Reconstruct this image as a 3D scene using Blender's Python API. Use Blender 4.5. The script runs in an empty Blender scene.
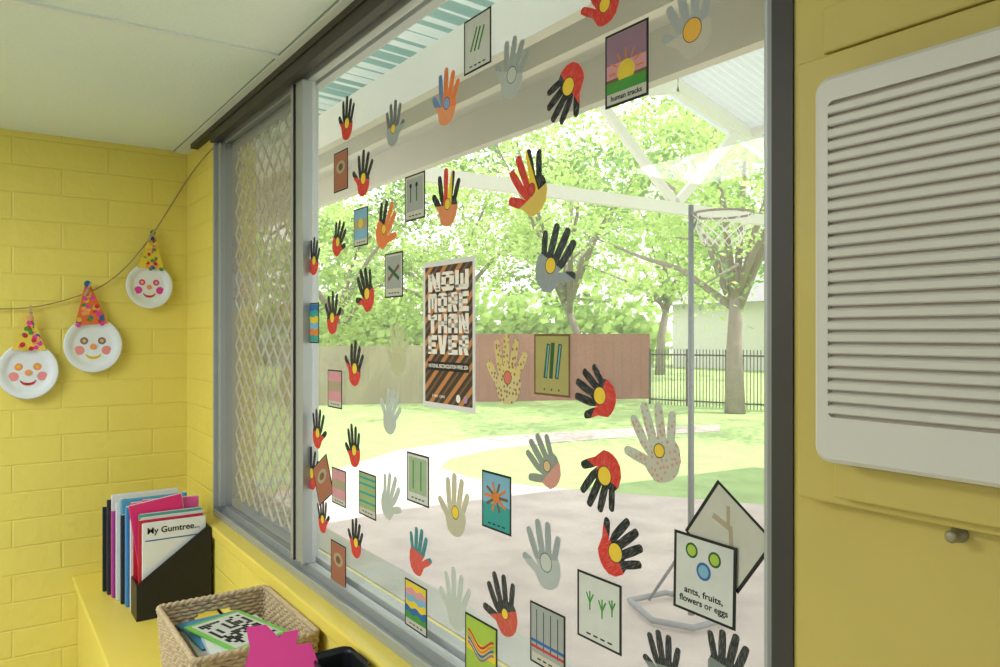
import bpy, math, random
from mathutils import Vector, Matrix
random.seed(7)
scene=bpy.context.scene
COL=scene.collection
scene.view_settings.view_transform='Standard'
scene.view_settings.look='None'

# ---------------------------------------------------------------- camera
F=758.0; CX=500.0; CY=333.5
CAM=Vector((3.54,-0.80,1.60))
A=math.radians(34.7)
DV=Vector((-math.cos(A),math.sin(A),0)); RV=Vector((math.sin(A),math.cos(A),0)); UV=Vector((0,0,1))
cd=bpy.data.cameras.new('camera'); cam=bpy.data.objects.new('camera',cd); COL.objects.link(cam)
cd.sensor_width=36; cd.lens=F*36/1000.0; cd.clip_start=0.02; cd.clip_end=300
M=Matrix((RV,UV,-DV)).transposed().to_4x4(); M.translation=CAM
cam.matrix_world=M
scene.camera=cam

def ray(px,py): return DV+RV*((px-CX)/F)-UV*((py-CY)/F)
def at(axis,val,px,py):
    r=ray(px,py); t=(val-CAM[axis])/r[axis]; return CAM+r*t, t
def gnd(px,depth,z=0.0):
    p=CAM+(DV+RV*((px-CX)/F))*depth; return Vector((p.x,p.y,z))

# ---------------------------------------------------------------- materials
MC={}
def mat(name,col,rough=0.6,var=0.08,scale=8.0,bump=0.0,metal=0.0,trans=0.0,spec=0.4,emit=0.0,stretch=None):
    if name in MC: return MC[name]
    m=bpy.data.materials.new(name); m.use_nodes=True; nt=m.node_tree; N=nt.nodes; L=nt.links
    b=N['Principled BSDF']; out=N['Material Output']
    tc=N.new('ShaderNodeTexCoord'); n=N.new('ShaderNodeTexNoise'); n.inputs['Scale'].default_value=scale; n.inputs['Detail'].default_value=4
    if stretch:
        mp=N.new('ShaderNodeMapping'); mp.inputs['Scale'].default_value=stretch; L.new(tc.outputs['Object'],mp.inputs['Vector']); L.new(mp.outputs[0],n.inputs['Vector'])
    else: L.new(tc.outputs['Object'],n.inputs['Vector'])
    cr=N.new('ShaderNodeMix'); cr.data_type='RGBA'
    cr.inputs[6].default_value=(*[c*(1-var) for c in col],1); cr.inputs[7].default_value=(*[min(1,c*(1+var)) for c in col],1)
    L.new(n.outputs[0],cr.inputs[0]); L.new(cr.outputs[2],b.inputs['Base Color'])
    b.inputs['Roughness'].default_value=rough; b.inputs['Metallic'].default_value=metal; b.inputs['Specular IOR Level'].default_value=spec
    if bump:
        bp=N.new('ShaderNodeBump'); bp.inputs['Strength'].default_value=bump; bp.inputs['Distance'].default_value=0.01
        L.new(n.outputs[0],bp.inputs['Height']); L.new(bp.outputs[0],b.inputs['Normal'])
    if trans:
        t=N.new('ShaderNodeBsdfTranslucent'); L.new(cr.outputs[2],t.inputs[0]); mx=N.new('ShaderNodeMixShader'); mx.inputs[0].default_value=trans
        L.new(b.outputs[0],mx.inputs[1]); L.new(t.outputs[0],mx.inputs[2]); L.new(mx.outputs[0],out.inputs[0])
    MC[name]=m; return m

def brick_mat(name,axis,c1,c2,mortar):
    m=bpy.data.materials.new(name); m.use_nodes=True; nt=m.node_tree; N=nt.nodes; L=nt.links; b=N['Principled BSDF']
    tc=N.new('ShaderNodeTexCoord'); sp=N.new('ShaderNodeSeparateXYZ'); cb=N.new('ShaderNodeCombineXYZ')
    L.new(tc.outputs['Object'],sp.inputs[0]); L.new(sp.outputs[axis],cb.inputs[0]); L.new(sp.outputs['Z'],cb.inputs[1])
    br=N.new('ShaderNodeTexBrick'); L.new(cb.outputs[0],br.inputs['Vector'])
    br.inputs['Scale'].default_value=1; br.inputs['Brick Width'].default_value=0.34; br.inputs['Row Height'].default_value=0.108
    br.inputs['Mortar Size'].default_value=0.006; br.inputs['Mortar Smooth'].default_value=1.0
    br.inputs['Color1'].default_value=(*c1,1); br.inputs['Color2'].default_value=(*c2,1); br.inputs['Mortar'].default_value=(*mortar,1)
    L.new(br.outputs[0],b.inputs['Base Color'])
    n=N.new('ShaderNodeTexNoise'); n.inputs['Scale'].default_value=22; n.inputs['Detail'].default_value=6; L.new(tc.outputs['Object'],n.inputs['Vector'])
    ma=N.new('ShaderNodeMath'); ma.operation='MULTIPLY_ADD'; ma.inputs[1].default_value=-0.65; L.new(br.outputs['Fac'],ma.inputs[0])
    m2=N.new('ShaderNodeMath'); m2.operation='MULTIPLY'; m2.inputs[1].default_value=1.3; L.new(n.outputs[0],m2.inputs[0]); L.new(m2.outputs[0],ma.inputs[2])
    bp=N.new('ShaderNodeBump'); bp.inputs['Strength'].default_value=0.45; bp.inputs['Distance'].default_value=0.007
    L.new(ma.outputs[0],bp.inputs['Height']); L.new(bp.outputs[0],b.inputs['Normal'])
    b.inputs['Roughness'].default_value=0.42
    return m
YEL=(0.86,0.72,0.15)
BRX=brick_mat('yellow painted brick x','X',YEL,(0.84,0.70,0.145),(0.82,0.68,0.14))
BRY=brick_mat('yellow painted brick y','Y',YEL,(0.84,0.70,0.145),(0.82,0.68,0.14))
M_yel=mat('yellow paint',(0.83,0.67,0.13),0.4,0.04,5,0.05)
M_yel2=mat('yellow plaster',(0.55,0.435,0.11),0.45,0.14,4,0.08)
M_rest=mat('off white plaster',(0.66,0.67,0.66),0.6,0.04,4)
M_alu=mat('brushed aluminium',(0.40,0.42,0.43),0.45,0.06,12,0,0.35)
M_dark=mat('dark bronze trim',(0.040,0.036,0.033),0.5,0.2,10)
M_ceil=mat('ceiling tile',(0.80,0.90,0.85),0.8,0.05,90,0.12)
M_white=mat('white paint',(0.78,0.78,0.74),0.5,0.04)
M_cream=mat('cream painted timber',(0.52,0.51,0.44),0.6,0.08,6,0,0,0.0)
M_cream_shade=mat('cream darkened as shade',(0.46,0.455,0.39),0.7,0.10,6,0,0,0.0)  # darker copy of the cream paint, veranda shade put into the colour
M_paper=mat('white paper',(0.82,0.82,0.80),0.7,0.03,20,0,0,0.25)
M_steel=mat('galvanised steel',(0.16,0.18,0.19),0.45,0.1,10,0,0.3)

# ---------------------------------------------------------------- mesh helpers
def link(o,parent=None):
    COL.objects.link(o)
    if parent: o.parent=parent
    return o
def mesh(name,V,Fc,mats,parent=None,smooth=False,idx=None):
    me=bpy.data.meshes.new(name); me.from_pydata([tuple(v) for v in V],[],Fc)
    if not isinstance(mats,(list,tuple)): mats=[mats]
    for m in mats: me.materials.append(m)
    if idx:
        for p,i in zip(me.polygons,idx): p.material_index=i
    if smooth:
        for p in me.polygons: p.use_smooth=True
    me.update()
    return link(bpy.data.objects.new(name,me),parent)
def tag(o,label,cat,group=None,kind=None):
    o['label']=label; o['category']=cat
    if group: o['group']=group
    if kind: o['kind']=kind
    return o
def empty(name,loc=(0,0,0)):
    o=bpy.data.objects.new(name,None); o.empty_display_size=0.05; link(o); o.location=loc; return o
def boxgeo(x0,x1,y0,y1,z0,z1,V,Fc):
    n=len(V)
    V+= [(x0,y0,z0),(x1,y0,z0),(x1,y1,z0),(x0,y1,z0),(x0,y0,z1),(x1,y0,z1),(x1,y1,z1),(x0,y1,z1)]
    Fc+=[(n,n+3,n+2,n+1),(n+4,n+5,n+6,n+7),(n,n+1,n+5,n+4),(n+1,n+2,n+6,n+5),(n+2,n+3,n+7,n+6),(n+3,n,n+4,n+7)]
def box(name,b,m,parent=None,bev=0):
    V=[];Fc=[]; boxgeo(*b,V,Fc); o=mesh(name,V,Fc,m,parent)
    if bev:
        md=o.modifiers.new('b','BEVEL'); md.width=bev; md.segments=2
    return o
def boxes(name,bs,m,parent=None,bev=0):
    V=[];Fc=[]
    for b in bs: boxgeo(*b,V,Fc)
    o=mesh(name,V,Fc,m,parent)
    if bev:
        md=o.modifiers.new('b','BEVEL'); md.width=bev; md.segments=2
    return o
def tubegeo(pts,rad,V,Fc,seg=6,closed=False,up=None):
    pts=[Vector(p) for p in pts]; n=len(pts); base=len(V)
    for i,p in enumerate(pts):
        if closed: t=pts[(i+1)%n]-pts[i-1]
        else: t=pts[min(i+1,n-1)]-pts[max(i-1,0)]
        if t.length<1e-9: t=Vector((0,0,1))
        t.normalize()
        u=up or (Vector((0,0,1)) if abs(t.z)<0.9 else Vector((1,0,0)))
        a=t.cross(u).normalized(); b=t.cross(a).normalized()
        r=rad[i] if isinstance(rad,(list,tuple)) else rad
        for k in range(seg):
            an=2*math.pi*k/seg; V.append(tuple(p+a*math.cos(an)*r+b*math.sin(an)*r))
    rng=n if closed else n-1
    for i in range(rng):
        j=(i+1)%n
        for k in range(seg):
            k2=(k+1)%seg; Fc.append((base+i*seg+k,base+j*seg+k,base+j*seg+k2,base+i*seg+k2))
    if not closed:
        Fc.append(tuple(base+k for k in range(seg))); Fc.append(tuple(base+(n-1)*seg+k for k in reversed(range(seg))))
def tube(name,pts,rad,m,parent=None,seg=8,closed=False):
    V=[];Fc=[]; tubegeo(pts,rad,V,Fc,seg,closed); return mesh(name,V,Fc,m,parent,True)
def prismgeo(out,z0,z1,V,Fc,idx=None,mi=0):
    n=len(out); b=len(V)
    V+=[(x,y,z1) for x,y in out]+[(x,y,z0) for x,y in out]
    a=sum(out[i][0]*out[(i+1)%n][1]-out[(i+1)%n][0]*out[i][1] for i in range(n))
    f=[tuple(b+i for i in range(n)),tuple(b+n+i for i in reversed(range(n)))]
    if a<0: f=[tuple(reversed(q)) for q in f]
    s=[]
    for i in range(n):
        j=(i+1)%n
        q=(b+n+i,b+n+j,b+j,b+i)
        s.append(q if a>0 else tuple(reversed(q)))
    Fc+=f+s
    if idx is not None: idx+= [mi]*(2+n)
def prism(name,out,z0,z1,m,parent=None):
    V=[];Fc=[]; prismgeo(out,z0,z1,V,Fc); return mesh(name,V,Fc,m,parent)
def disc(cx,cy,rx,ry=None,n=20,a0=0):
    ry=ry or rx; return [(cx+rx*math.cos(a0+2*math.pi*i/n),cy+ry*math.sin(a0+2*math.pi*i/n)) for i in range(n)]
def stroke(x0,y0,x1,y1,w):
    d=Vector((x1-x0,y1-y0)); d.normalize(); p=Vector((-d.y,d.x))*w/2
    return [(x0-p.x,y0-p.y),(x1-p.x,y1-p.y),(x1+p.x,y1+p.y),(x0+p.x,y0+p.y)]
def rect(x0,y0,x1,y1): return [(x0,y0),(x1,y0),(x1,y1),(x0,y1)]
def drawing(name,shapes,parent,z=0.0008,dz=0.00015):
    V=[];Fc=[];idx=[];mats=[]
    for i,(o,m) in enumerate(shapes):
        if m not in mats: mats.append(m)
        prismgeo(o,z,z+dz*(i+1),V,Fc,idx,mats.index(m))
    return mesh(name,V,Fc,mats,parent,idx=idx)
def text(name,s,size,m,parent,loc,off=0.0,align='CENTER',rot=0,xs=1.0,ls=1.0,fit=None):
    c=bpy.data.curves.new(name,'FONT'); c.body=s; c.size=size; c.offset=off; c.align_x=align; c.align_y='CENTER'; c.extrude=0.0001; c.space_line=ls
    o=bpy.data.objects.new(name,c); COL.objects.link(o); bpy.context.view_layer.update()
    me=bpy.data.meshes.new_from_object(o.evaluated_get(bpy.context.evaluated_depsgraph_get()))
    COL.objects.unlink(o); bpy.data.objects.remove(o)
    me.materials.clear(); me.materials.append(m)
    t=bpy.data.objects.new(name,me); link(t,parent); t.location=loc; t.rotation_euler=(0,0,rot); t.scale=(xs,1,1)
    if fit:
        bw=max(v.co.x for v in me.vertices)-min(v.co.x for v in me.vertices); t.scale=(fit/bw,1,1)
    return t
RW=Matrix.Rotation(math.pi/2,4,'X')
RL=Matrix.Rotation(math.pi/2,4,'Z')@Matrix.Rotation(math.pi/2,4,'X')
def place(o,loc,R,tilt=0,s=1):
    o.matrix_world=Matrix.Translation(loc)@R@Matrix.Rotation(-tilt,4,'Z')@Matrix.Scale(s,4)

# ---------------------------------------------------------------- room shell
def struct(o): o['kind']='structure'; return o
OX0,OX1,OZ0,OZ1=0.50,3.019,0.90,2.37
struct(box('floor',(0,6,-5,-0.03,-0.06,0),mat('vinyl floor',(0.40,0.41,0.42),0.5)))
struct(box('wall_west',(-0.12,0,-5,0.12,-0.06,2.46),BRY))
struct(box('wall_east',(6,6.1,-5,0.12,0,2.46),M_rest))
struct(box('wall_south',(-0.12,6.1,-5.1,-5,0,2.46),M_rest))
struct(boxes('wall_north',[(0,OX0,-0.03,0.12,-0.06,2.40),(OX0,OX1,-0.03,0.12,-0.06,OZ0)],BRX))
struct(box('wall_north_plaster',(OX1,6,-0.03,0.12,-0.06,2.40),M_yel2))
struct(box('ceiling',(0,6,-5,0.0,2.40,2.46),M_ceil))
M_tbar=mat('white ceiling grid',(0.80,0.86,0.83),0.4,0.02)
M_grid_shade=mat('painted grid shadow line',(0.30,0.33,0.31),0.7,0.02)
struct(boxes('trim_1',[(1.37,1.395,-5,-0.075,2.393,2.3995),(3.77,3.795,-5,-0.075,2.393,2.3995),(0,6,-0.083,-0.031,2.391,2.3995)],M_tbar))
struct(boxes('trim_10',[(1.366,1.3695,-5,-0.085,2.396,2.3995),(0,6,-0.0865,-0.0835,2.396,2.3995)],M_grid_shade))  # dark strips painted as a shadow line along the grid
struct(box('trim_2',(OX0-0.3,6,-0.06,0.10,2.372,2.392),M_dark))
struct(box('trim_3',(OX0,OX1,-0.055,-0.0301,2.336,2.371),M_dark))
struct(box('trim_4',(2.991,OX1,-0.033,0.10,0.9,2.371),M_dark))
struct(box('trim_5',(OX0-0.02,3.9,-0.095,-0.0345,0.86,0.90),M_yel,bev=0.006))
struct(box('trim_6',(OX0,2.98,-0.085,-0.0345,0.62,0.86),BRX))

# window
win=empty('window_1',(1.8,0,0.9)); win['kind']='structure'
def W(b): return (b[0]-1.8,b[1]-1.8,b[2],b[3],b[4]-0.9,b[5]-0.9)
M_jamb=mat('dull grey jamb metal',(0.25,0.26,0.26),0.5,0.08,12,0,0.3)
boxes('frame',[W(b) for b in [
 (OX0,2.990,-0.045,0.06,0.90,0.912),(OX0,2.968,-0.045,-0.037,0.912,0.925),(OX0,2.968,-0.012,0.012,0.912,0.937),(OX0,2.968,0.03,0.06,0.912,0.94),
 (OX0,2.990,-0.045,0.06,2.352,2.371),(OX0,2.968,-0.045,-0.037,2.338,2.352),(OX0,2.968,-0.012,0.012,2.331,2.352),(OX0,2.968,0.03,0.06,2.335,2.352),
 (OX0,0.515,-0.045,0.06,0.912,2.352)]],M_alu,win,0.0015)
boxes('jamb',[W((2.981,2.990,-0.028,0.06,0.912,2.352))],M_jamb,win,0.0015)
boxes('sash',[W(b) for b in [(1.372,1.43,-0.028,0.012,0.937,2.331)]],M_alu,win,0.002)
boxes('sash',[W(b) for b in [(2.969,2.980,-0.018,0.012,0.937,2.331)]],M_alu,win,0.002)
boxes('sash',[W(b) for b in [(1.335,1.368,-0.03,0.045,0.937,2.331),(0.515,0.55,-0.03,0.045,0.937,2.331),(0.55,1.335,0.0125,0.045,0.937,0.965),(0.55,1.335,0.0125,0.045,2.305,2.331)]],M_alu,win,0.002)
box('glazing_bead',W((1.3685,1.3715,-0.034,0.0,0.937,2.331)),M_dark,win)
g=bpy.data.materials.new('window glass'); g.use_nodes=True; N=g.node_tree.nodes; L=g.node_tree.links; N.remove(N['Principled BSDF'])
tr=N.new('ShaderNodeBsdfTransparent'); gl=N.new('ShaderNodeBsdfGlossy'); gl.inputs['Roughness'].default_value=0.02; fz=N.new('ShaderNodeFresnel'); fz.inputs[0].default_value=1.3
mx=N.new('ShaderNodeMixShader'); L.new(fz.outputs[0],mx.inputs[0]); L.new(tr.outputs[0],mx.inputs[1]); L.new(gl.outputs[0],mx.inputs[2])
tl=N.new('ShaderNodeBsdfTranslucent'); tl.inputs[0].default_value=(0.97,0.98,1,1); mx2=N.new('ShaderNodeMixShader')  # translucent haze mixed into the glass to wash out the outdoor view
no=N.new('ShaderNodeTexNoise'); no.inputs['Scale'].default_value=4; no.inputs['Detail'].default_value=8
mr=N.new('ShaderNodeMapRange'); mr.inputs[3].default_value=0.06; mr.inputs[4].default_value=0.15; tcg=N.new('ShaderNodeTexCoord'); L.new(tcg.outputs['Object'],no.inputs['Vector'])
L.new(no.outputs[0],mr.inputs[0]); L.new(mr.outputs[0],mx2.inputs[0]); L.new(mx.outputs[0],mx2.inputs[1]); L.new(tl.outputs[0],mx2.inputs[2]); L.new(mx2.outputs[0],N['Material Output'].inputs[0])
mesh('glass_pane',[(1.43-1.8,0,0.037),(2.968-1.8,0,0.037),(2.968-1.8,0,1.431),(1.43-1.8,0,1.431)],[(0,1,2,3)],g,win)
mesh('glass_pane',[(0.55-1.8,-0.01,0.037),(1.335-1.8,-0.01,0.037),(1.335-1.8,-0.01,1.431),(0.55-1.8,-0.01,1.431)],[(0,1,2,3)],g,win)
fs=bpy.data.materials.new('fly screen'); fs.use_nodes=True; N=fs.node_tree.nodes; L=fs.node_tree.links
b=N['Principled BSDF']; b.inputs['Base Color'].default_value=(0.24,0.22,0.15,1); b.inputs['Roughness'].default_value=0.8
tr=N.new('ShaderNodeBsdfTransparent'); tl=N.new('ShaderNodeBsdfTranslucent'); tl.inputs[0].default_value=(0.30,0.27,0.18,1)
a1=N.new('ShaderNodeMixShader'); a1.inputs[0].default_value=0.4; L.new(b.outputs[0],a1.inputs[1]); L.new(tl.outputs[0],a1.inputs[2])
a2=N.new('ShaderNodeMixShader'); a2.inputs[0].default_value=0.72; L.new(tr.outputs[0],a2.inputs[1]); L.new(a1.outputs[0],a2.inputs[2]); L.new(a2.outputs[0],N['Material Output'].inputs[0])
mesh('insect_screen',[(0.55-1.8,0.042,0.06),(1.335-1.8,0.042,0.06),(1.335-1.8,0.042,1.41),(0.55-1.8,0.042,1.41)],[(0,1,2,3)],fs,win)
V=[];Fc=[]
x0,x1,z0,z1=0.55,1.335,0.96,2.31; sp=0.085; sl=0.95
def clip(xa,za,xb,zb):
    for lim,sg in ((z0,1),(z1,-1)):
        ia=(za-lim)*sg>=0; ib=(zb-lim)*sg>=0
        if not ia and not ib: return None
        if ia!=ib:
            t=(lim-za)/(zb-za); xm=xa+t*(xb-xa)
            if ia: xb,zb=xm,lim
            else: xa,za=xm,lim
    return xa,za,xb,zb
for k in range(-40,60):
    for s in (1,-1):
        c=z0+k*sp
        r=clip(x0,c,x1,c+s*sl*(x1-x0))
        if r and abs(r[0]-r[2])>0.005:
            tubegeo([(r[0]-1.8,0.030,r[1]-0.9),(r[2]-1.8,0.030,r[3]-0.9)],0.0042,V,Fc,4)
mesh('security_grille',V,Fc,mat('beige grille metal',(0.60,0.56,0.45),0.5),win)

# ---------------------------------------------------------------- cut-out hands
def hand_outline(sd,mirror):
    R=random.Random(sd); j=lambda a:R.uniform(-a,a)
    sc=.92+j(0.22)
    fl=[((-.205,.27+j(.02)),-46+j(8),.34+j(.03),.140),((-.180,.49),-15*sc+j(2),.40+j(.03),.122),((-.055,.53),-4.5*sc+j(1.5),.46,.126),
        ((.073,.515),8*sc+j(1.5),.42+j(.02),.122),((.190,.455),22*sc+j(2),.34+j(.03),.112)]
    out=[(-.16,0.02),(-.215,.13)]
    for (bx,by),an,Ln,w in fl:
        a=math.radians(an); d=Vector((math.sin(a),math.cos(a))); p=Vector((math.cos(a),-math.sin(a))); b=Vector((bx,by))
        out.append(tuple(b-p*w*.47))
        out.append(tuple(b+d*(Ln*.5)-p*w*.50))
        c=b+d*(Ln-w*.42)
        for q in range(9):
            t=math.pi*(1-q/8); out.append(tuple(c+p*math.cos(t)*w*.43+d*math.sin(t)*w*.43))
        out.append(tuple(b+d*(Ln*.5)+p*w*.50))
        out.append(tuple(b+p*w*.47))
    out+= [(.275,.33),(.255,.17),(.18,.04),(.09,-.015),(0,-.03),(-.09,-.015)]
    out=[(x*1.20,y) for x,y in out]
    if mirror: out=[(-x,y) for x,y in out]
    return out
def hmat(key,finger,palm,th=0.42,dot=None,dr=0.10,dots=False,tilt=0.0,dcy=0.36):
    if key in MC: return MC[key]
    m=bpy.data.materials.new(key); m.use_nodes=True; N=m.node_tree.nodes; L=m.node_tree.links; b=N['Principled BSDF']; b.inputs['Roughness'].default_value=0.75
    tc=N.new('ShaderNodeTexCoord'); sp=N.new('ShaderNodeSeparateXYZ'); L.new(tc.outputs['Object'],sp.inputs[0])
    def mth(op,a,bb=None,c=None):
        n=N.new('ShaderNodeMath'); n.operation=op
        for i,v in enumerate((a,bb,c)):
            if v is None: continue
            if isinstance(v,(int,float)): n.inputs[i].default_value=v
            else: L.new(v,n.inputs[i])
        return n.outputs[0]
    def mix(f,a,bb):
        n=N.new('ShaderNodeMix'); n.data_type='RGBA'; L.new(f,n.inputs[0])
        for i,v in ((6,a),(7,bb)):
            if isinstance(v,tuple): n.inputs[i].default_value=(*v,1)
            else: L.new(v,n.inputs[i])
        return n.outputs[2]
    no=N.new('ShaderNodeTexNoise'); no.inputs['Scale'].default_value=16; no.inputs['Detail'].default_value=5
    mp=N.new('ShaderNodeMapping'); mp.inputs['Rotation'].default_value=(0,0,0.7); mp.inputs['Scale'].default_value=(4,0.5,1); L.new(tc.outputs['Object'],mp.inputs[0]); L.new(mp.outputs[0],no.inputs['Vector'])
    yy=mth('MULTIPLY_ADD',sp.outputs['X'],tilt,sp.outputs['Y'])
    if isinstance(finger,list):
        cur=finger[0]
        for i,c in enumerate(finger[1:]):
            f=mth('GREATER_THAN',sp.outputs['X'],-0.15+0.14*i); cur=mix(f,cur,c)
        fc=cur
    else: fc=finger
    col=mix(mth('GREATER_THAN',yy,th),palm,fc)
    if dots:
        vo=N.new('ShaderNodeTexVoronoi'); vo.inputs['Scale'].default_value=14; vo.inputs['Randomness'].default_value=0.5; L.new(tc.outputs['Object'],vo.inputs['Vector'])
        col=mix(mth('LESS_THAN',vo.outputs['Distance'],0.33),col,dots)
    if dot:
        dx=mth('MULTIPLY',sp.outputs['X'],sp.outputs['X']); dy=mth('SUBTRACT',sp.outputs['Y'],dcy); dy2=mth('MULTIPLY',dy,dy); rr=mth('SQRT',mth('ADD',dx,dy2))
        col=mix(mth('LESS_THAN',rr,dr+0.012),col,(0.02,0.02,0.02)); col=mix(mth('LESS_THAN',rr,dr),col,dot)
    mrg=N.new('ShaderNodeMapRange'); mrg.inputs[1].default_value=.48; mrg.inputs[2].default_value=.72; mrg.inputs[3].default_value=0; mrg.inputs[4].default_value=.24; L.new(no.outputs[0],mrg.inputs[0])
    col=mix(mrg.outputs[0],col,(0.78,0.77,0.73))
    L.new(col,b.inputs['Base Color'])
    t=N.new('ShaderNodeBsdfTranslucent'); L.new(col,t.inputs[0]); ms=N.new('ShaderNodeMixShader'); ms.inputs[0].default_value=0.25
    L.new(b.outputs[0],ms.inputs[1]); L.new(t.outputs[0],ms.inputs[2]); L.new(ms.outputs[0],N['Material Output'].inputs[0])
    MC[key]=m; return m
BK=(0.008,0.010,0.012); RD=(0.72,0.04,0.025); YW=(0.90,0.66,0.03); GR=(0.38,0.42,0.42); WH=(0.58,0.62,0.58); OR=(0.85,0.24,0.05); TE=(0.05,0.27,0.29); BL=(0.16,0.28,0.52)
HS={
 'flag':(lambda:hmat('hand black red yellow',BK,RD,.36,YW,.12),'black and red paper hand with yellow circle'),
 'flagbig':(lambda:hmat('hand black red big sun',BK,RD,.36,YW,.14),'black fingered red paper hand, big yellow circle'),
 'gray':(lambda:hmat('hand grey pencil',GR,(0.52,0.55,0.54),.40,(0.62,0.64,0.60),.13),'grey pencil shaded paper hand'),
 'graydot':(lambda:hmat('hand grey yellow circle',(0.16,0.19,0.19),(0.38,0.42,0.42),.40,YW,.10),'grey paper hand with yellow circle'),
 'graysun':(lambda:hmat('hand grey orange sun',(0.44,0.47,0.48),(0.62,0.58,0.50),.40,(0.88,0.52,0.06),.16),'pale grey paper hand with orange sun circle'),
 'slate':(lambda:hmat('hand slate fingers',(0.03,0.04,0.05),(0.36,0.40,0.42),.42,YW,.11),'black fingered grey paper hand with yellow circle'),
 'orange':(lambda:hmat('hand orange blue',[BL,OR,OR,OR],(0.85,0.35,0.15),.30,(0.25,0.4,0.7),.10),'orange and blue crayoned paper hand'),
 'orblack':(lambda:hmat('hand orange black',[BK,BK,OR,OR],OR,.44,YW,.09),'black and orange crayoned paper hand'),
 'stripes':(lambda:hmat('hand striped',[BK,RD,YW,BK],(0.80,0.30,0.12),.34,YW,.09),'striped red, yellow and black paper hand'),
 'multi':(lambda:hmat('hand multicolour',[RD,RD,YW,BK],(0.80,0.60,0.12),.26,RD,.08),'red, yellow and black fingered paper hand'),
 'white':(lambda:hmat('hand white',WH,(0.58,0.61,0.55),.40),'plain whitish paper hand'),
 'yellowish':(lambda:hmat('hand cream',(0.62,0.64,0.38),(0.60,0.60,0.38),.40),'cream yellow paper hand'),
 'dotty':(lambda:hmat('hand dotted',(0.75,0.62,0.24),(0.72,0.62,0.30),.40,(0.75,0.2,0.12),.09,dots=(0.35,0.16,0.10)),'yellow paper hand covered in painted dots'),
 'paledots':(lambda:hmat('hand pale dotted',(0.62,0.65,0.55),(0.62,0.60,0.50),.40,YW,.08,dots=(0.66,0.38,0.30)),'pale paper hand with rings of painted dots'),
 'circle':(lambda:hmat('hand cream circle',(0.64,0.60,0.44),(0.60,0.56,0.42),.40,YW,.10),'cream paper hand with yellow circle'),
 'grayred':(lambda:hmat('hand grey red',(0.34,0.37,0.32),(0.74,0.36,0.30),.24,(0.8,0.6,0.3),.09),'grey fingered paper hand with pink palm'),
 'teal':(lambda:hmat('hand red teal',TE,(0.72,0.10,0.07),.46),'red paper hand with teal fingers'),
 'blackred':(lambda:hmat('hand black red plain',(0.03,0.035,0.035),(0.66,0.10,0.06),.34,YW,.08,dcy=.32),'black crayoned paper hand with red wrist'),
 'dark':(lambda:hmat('hand charcoal',(0.03,0.035,0.035),(0.24,0.28,0.26),.40),'charcoal fingered paper hand'),
 'red':(lambda:hmat('hand red',RD,RD,.5,YW,.12,dcy=.30),'red paper hand with yellow circle'),
}
HANDS=[((346,139),(349,95),'flag',0),((393,145),(394,100),'graydot',1),((445,124),(450,66),'orange',0),((508,97),(519,35),'gray',0),
((580,68),(549,118),'flagbig',0),((607,22),(600,-36),'red',0),((696,54),(686,-12),'graysun',0),((362,195),(366,149),'flag',0),((335,254),(343,220),'flag',1),
((313,274),(316,237),'flag',0),((380,246),(391,199),'orblack',1),((447,225),(449,167),'stripes',0),((538,211),(521,152),'multi',0),
((543,288),(565,224),'slate',1),((370,309),(362,267),'flag',0),((333,333),(331,291),'flag',1),((353,384),(358,341),'flag',0),((397,374),(400,322),'yellowish',0),
((387,431),(396,391),'white',0),((506,402),(511,334),'dotty',0),((613,408),(578,375),'flagbig',0),((317,447),(319,408),'flag',1),((355,466),(353,423),'flag',0),
((311,488),(313,447),'flag',0),((323,532),(322,497),'flag',1),((386,516),(394,474),'white',1),((454,534),(458,474),'circle',0),((556,484),(532,436),'grayred',0),
((666,480),(648,400),'paledots',0),((612,456),(592,510),'flagbig',1),((602,561),(641,537),'flagbig',0),((549,588),(541,518),'gray',0),((416,573),(420,527),'teal',1),
((355,556),(358,519),'flag',0),((456,628),(457,568),'white',0),((509,635),(497,570),'blackred',0),((668,690),(662,630),'dark',0),((722,690),(731,630),'dark',1)]
Yh=-0.0045
for i,(w,t,s,mi) in enumerate(HANDS):
    pw,_=at(1,Yh,*w); pt,_=at(1,Yh,*t); d=pt-pw; Ln=d.length*1.0
    fn,lab=HS[s]
    o=prism('paper_handprint',hand_outline(i*3+1,mi),0,0.0006/Ln,fn())
    tilt=math.atan2(d.x,d.z)
    place(o,pw,RW,tilt,Ln)
    tag(o,lab+' on window','paper hand','cut-out paper hands on the window glass')

# ---------------------------------------------------------------- cards
def ink(n,c): return mat('ink '+n,c,0.7,0.12,30,0,0,0.2)
I_g=ink('green',(0.08,0.35,0.06)); I_dg=ink('dark green',(0.03,0.13,0.04)); I_pk=ink('pink',(0.75,0.35,0.40)); I_pu=ink('purple',(0.34,0.20,0.28)); I_y=ink('yellow',(0.88,0.65,0.06))
I_o=ink('orange',(0.80,0.25,0.05)); I_r=ink('red',(0.65,0.04,0.04)); I_b=ink('blue',(0.04,0.16,0.45)); I_lb=ink('light blue',(0.25,0.50,0.68)); I_t=ink('teal',(0.05,0.38,0.36))
I_br=ink('brown',(0.22,0.12,0.06)); I_k=ink('black',(0.02,0.02,0.02)); I_gy=ink('grey',(0.42,0.44,0.42)); I_tan=ink('tan',(0.48,0.40,0.27)); I_ol=ink('olive',(0.50,0.44,0.16)); I_cr=ink('cream',(0.66,0.64,0.55)); I_w=ink('white',(0.74,0.75,0.71)); I_yg=ink('yellow green',(0.45,0.62,0.08))
def track(x,y,s,m): return [(stroke(x,y-s,x,y+s,s*.22),m),(stroke(x,y-s*.2,x-s*.55,y+s*.8,s*.2),m),(stroke(x,y-s*.2,x+s*.55,y+s*.8,s*.2),m)]
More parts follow.
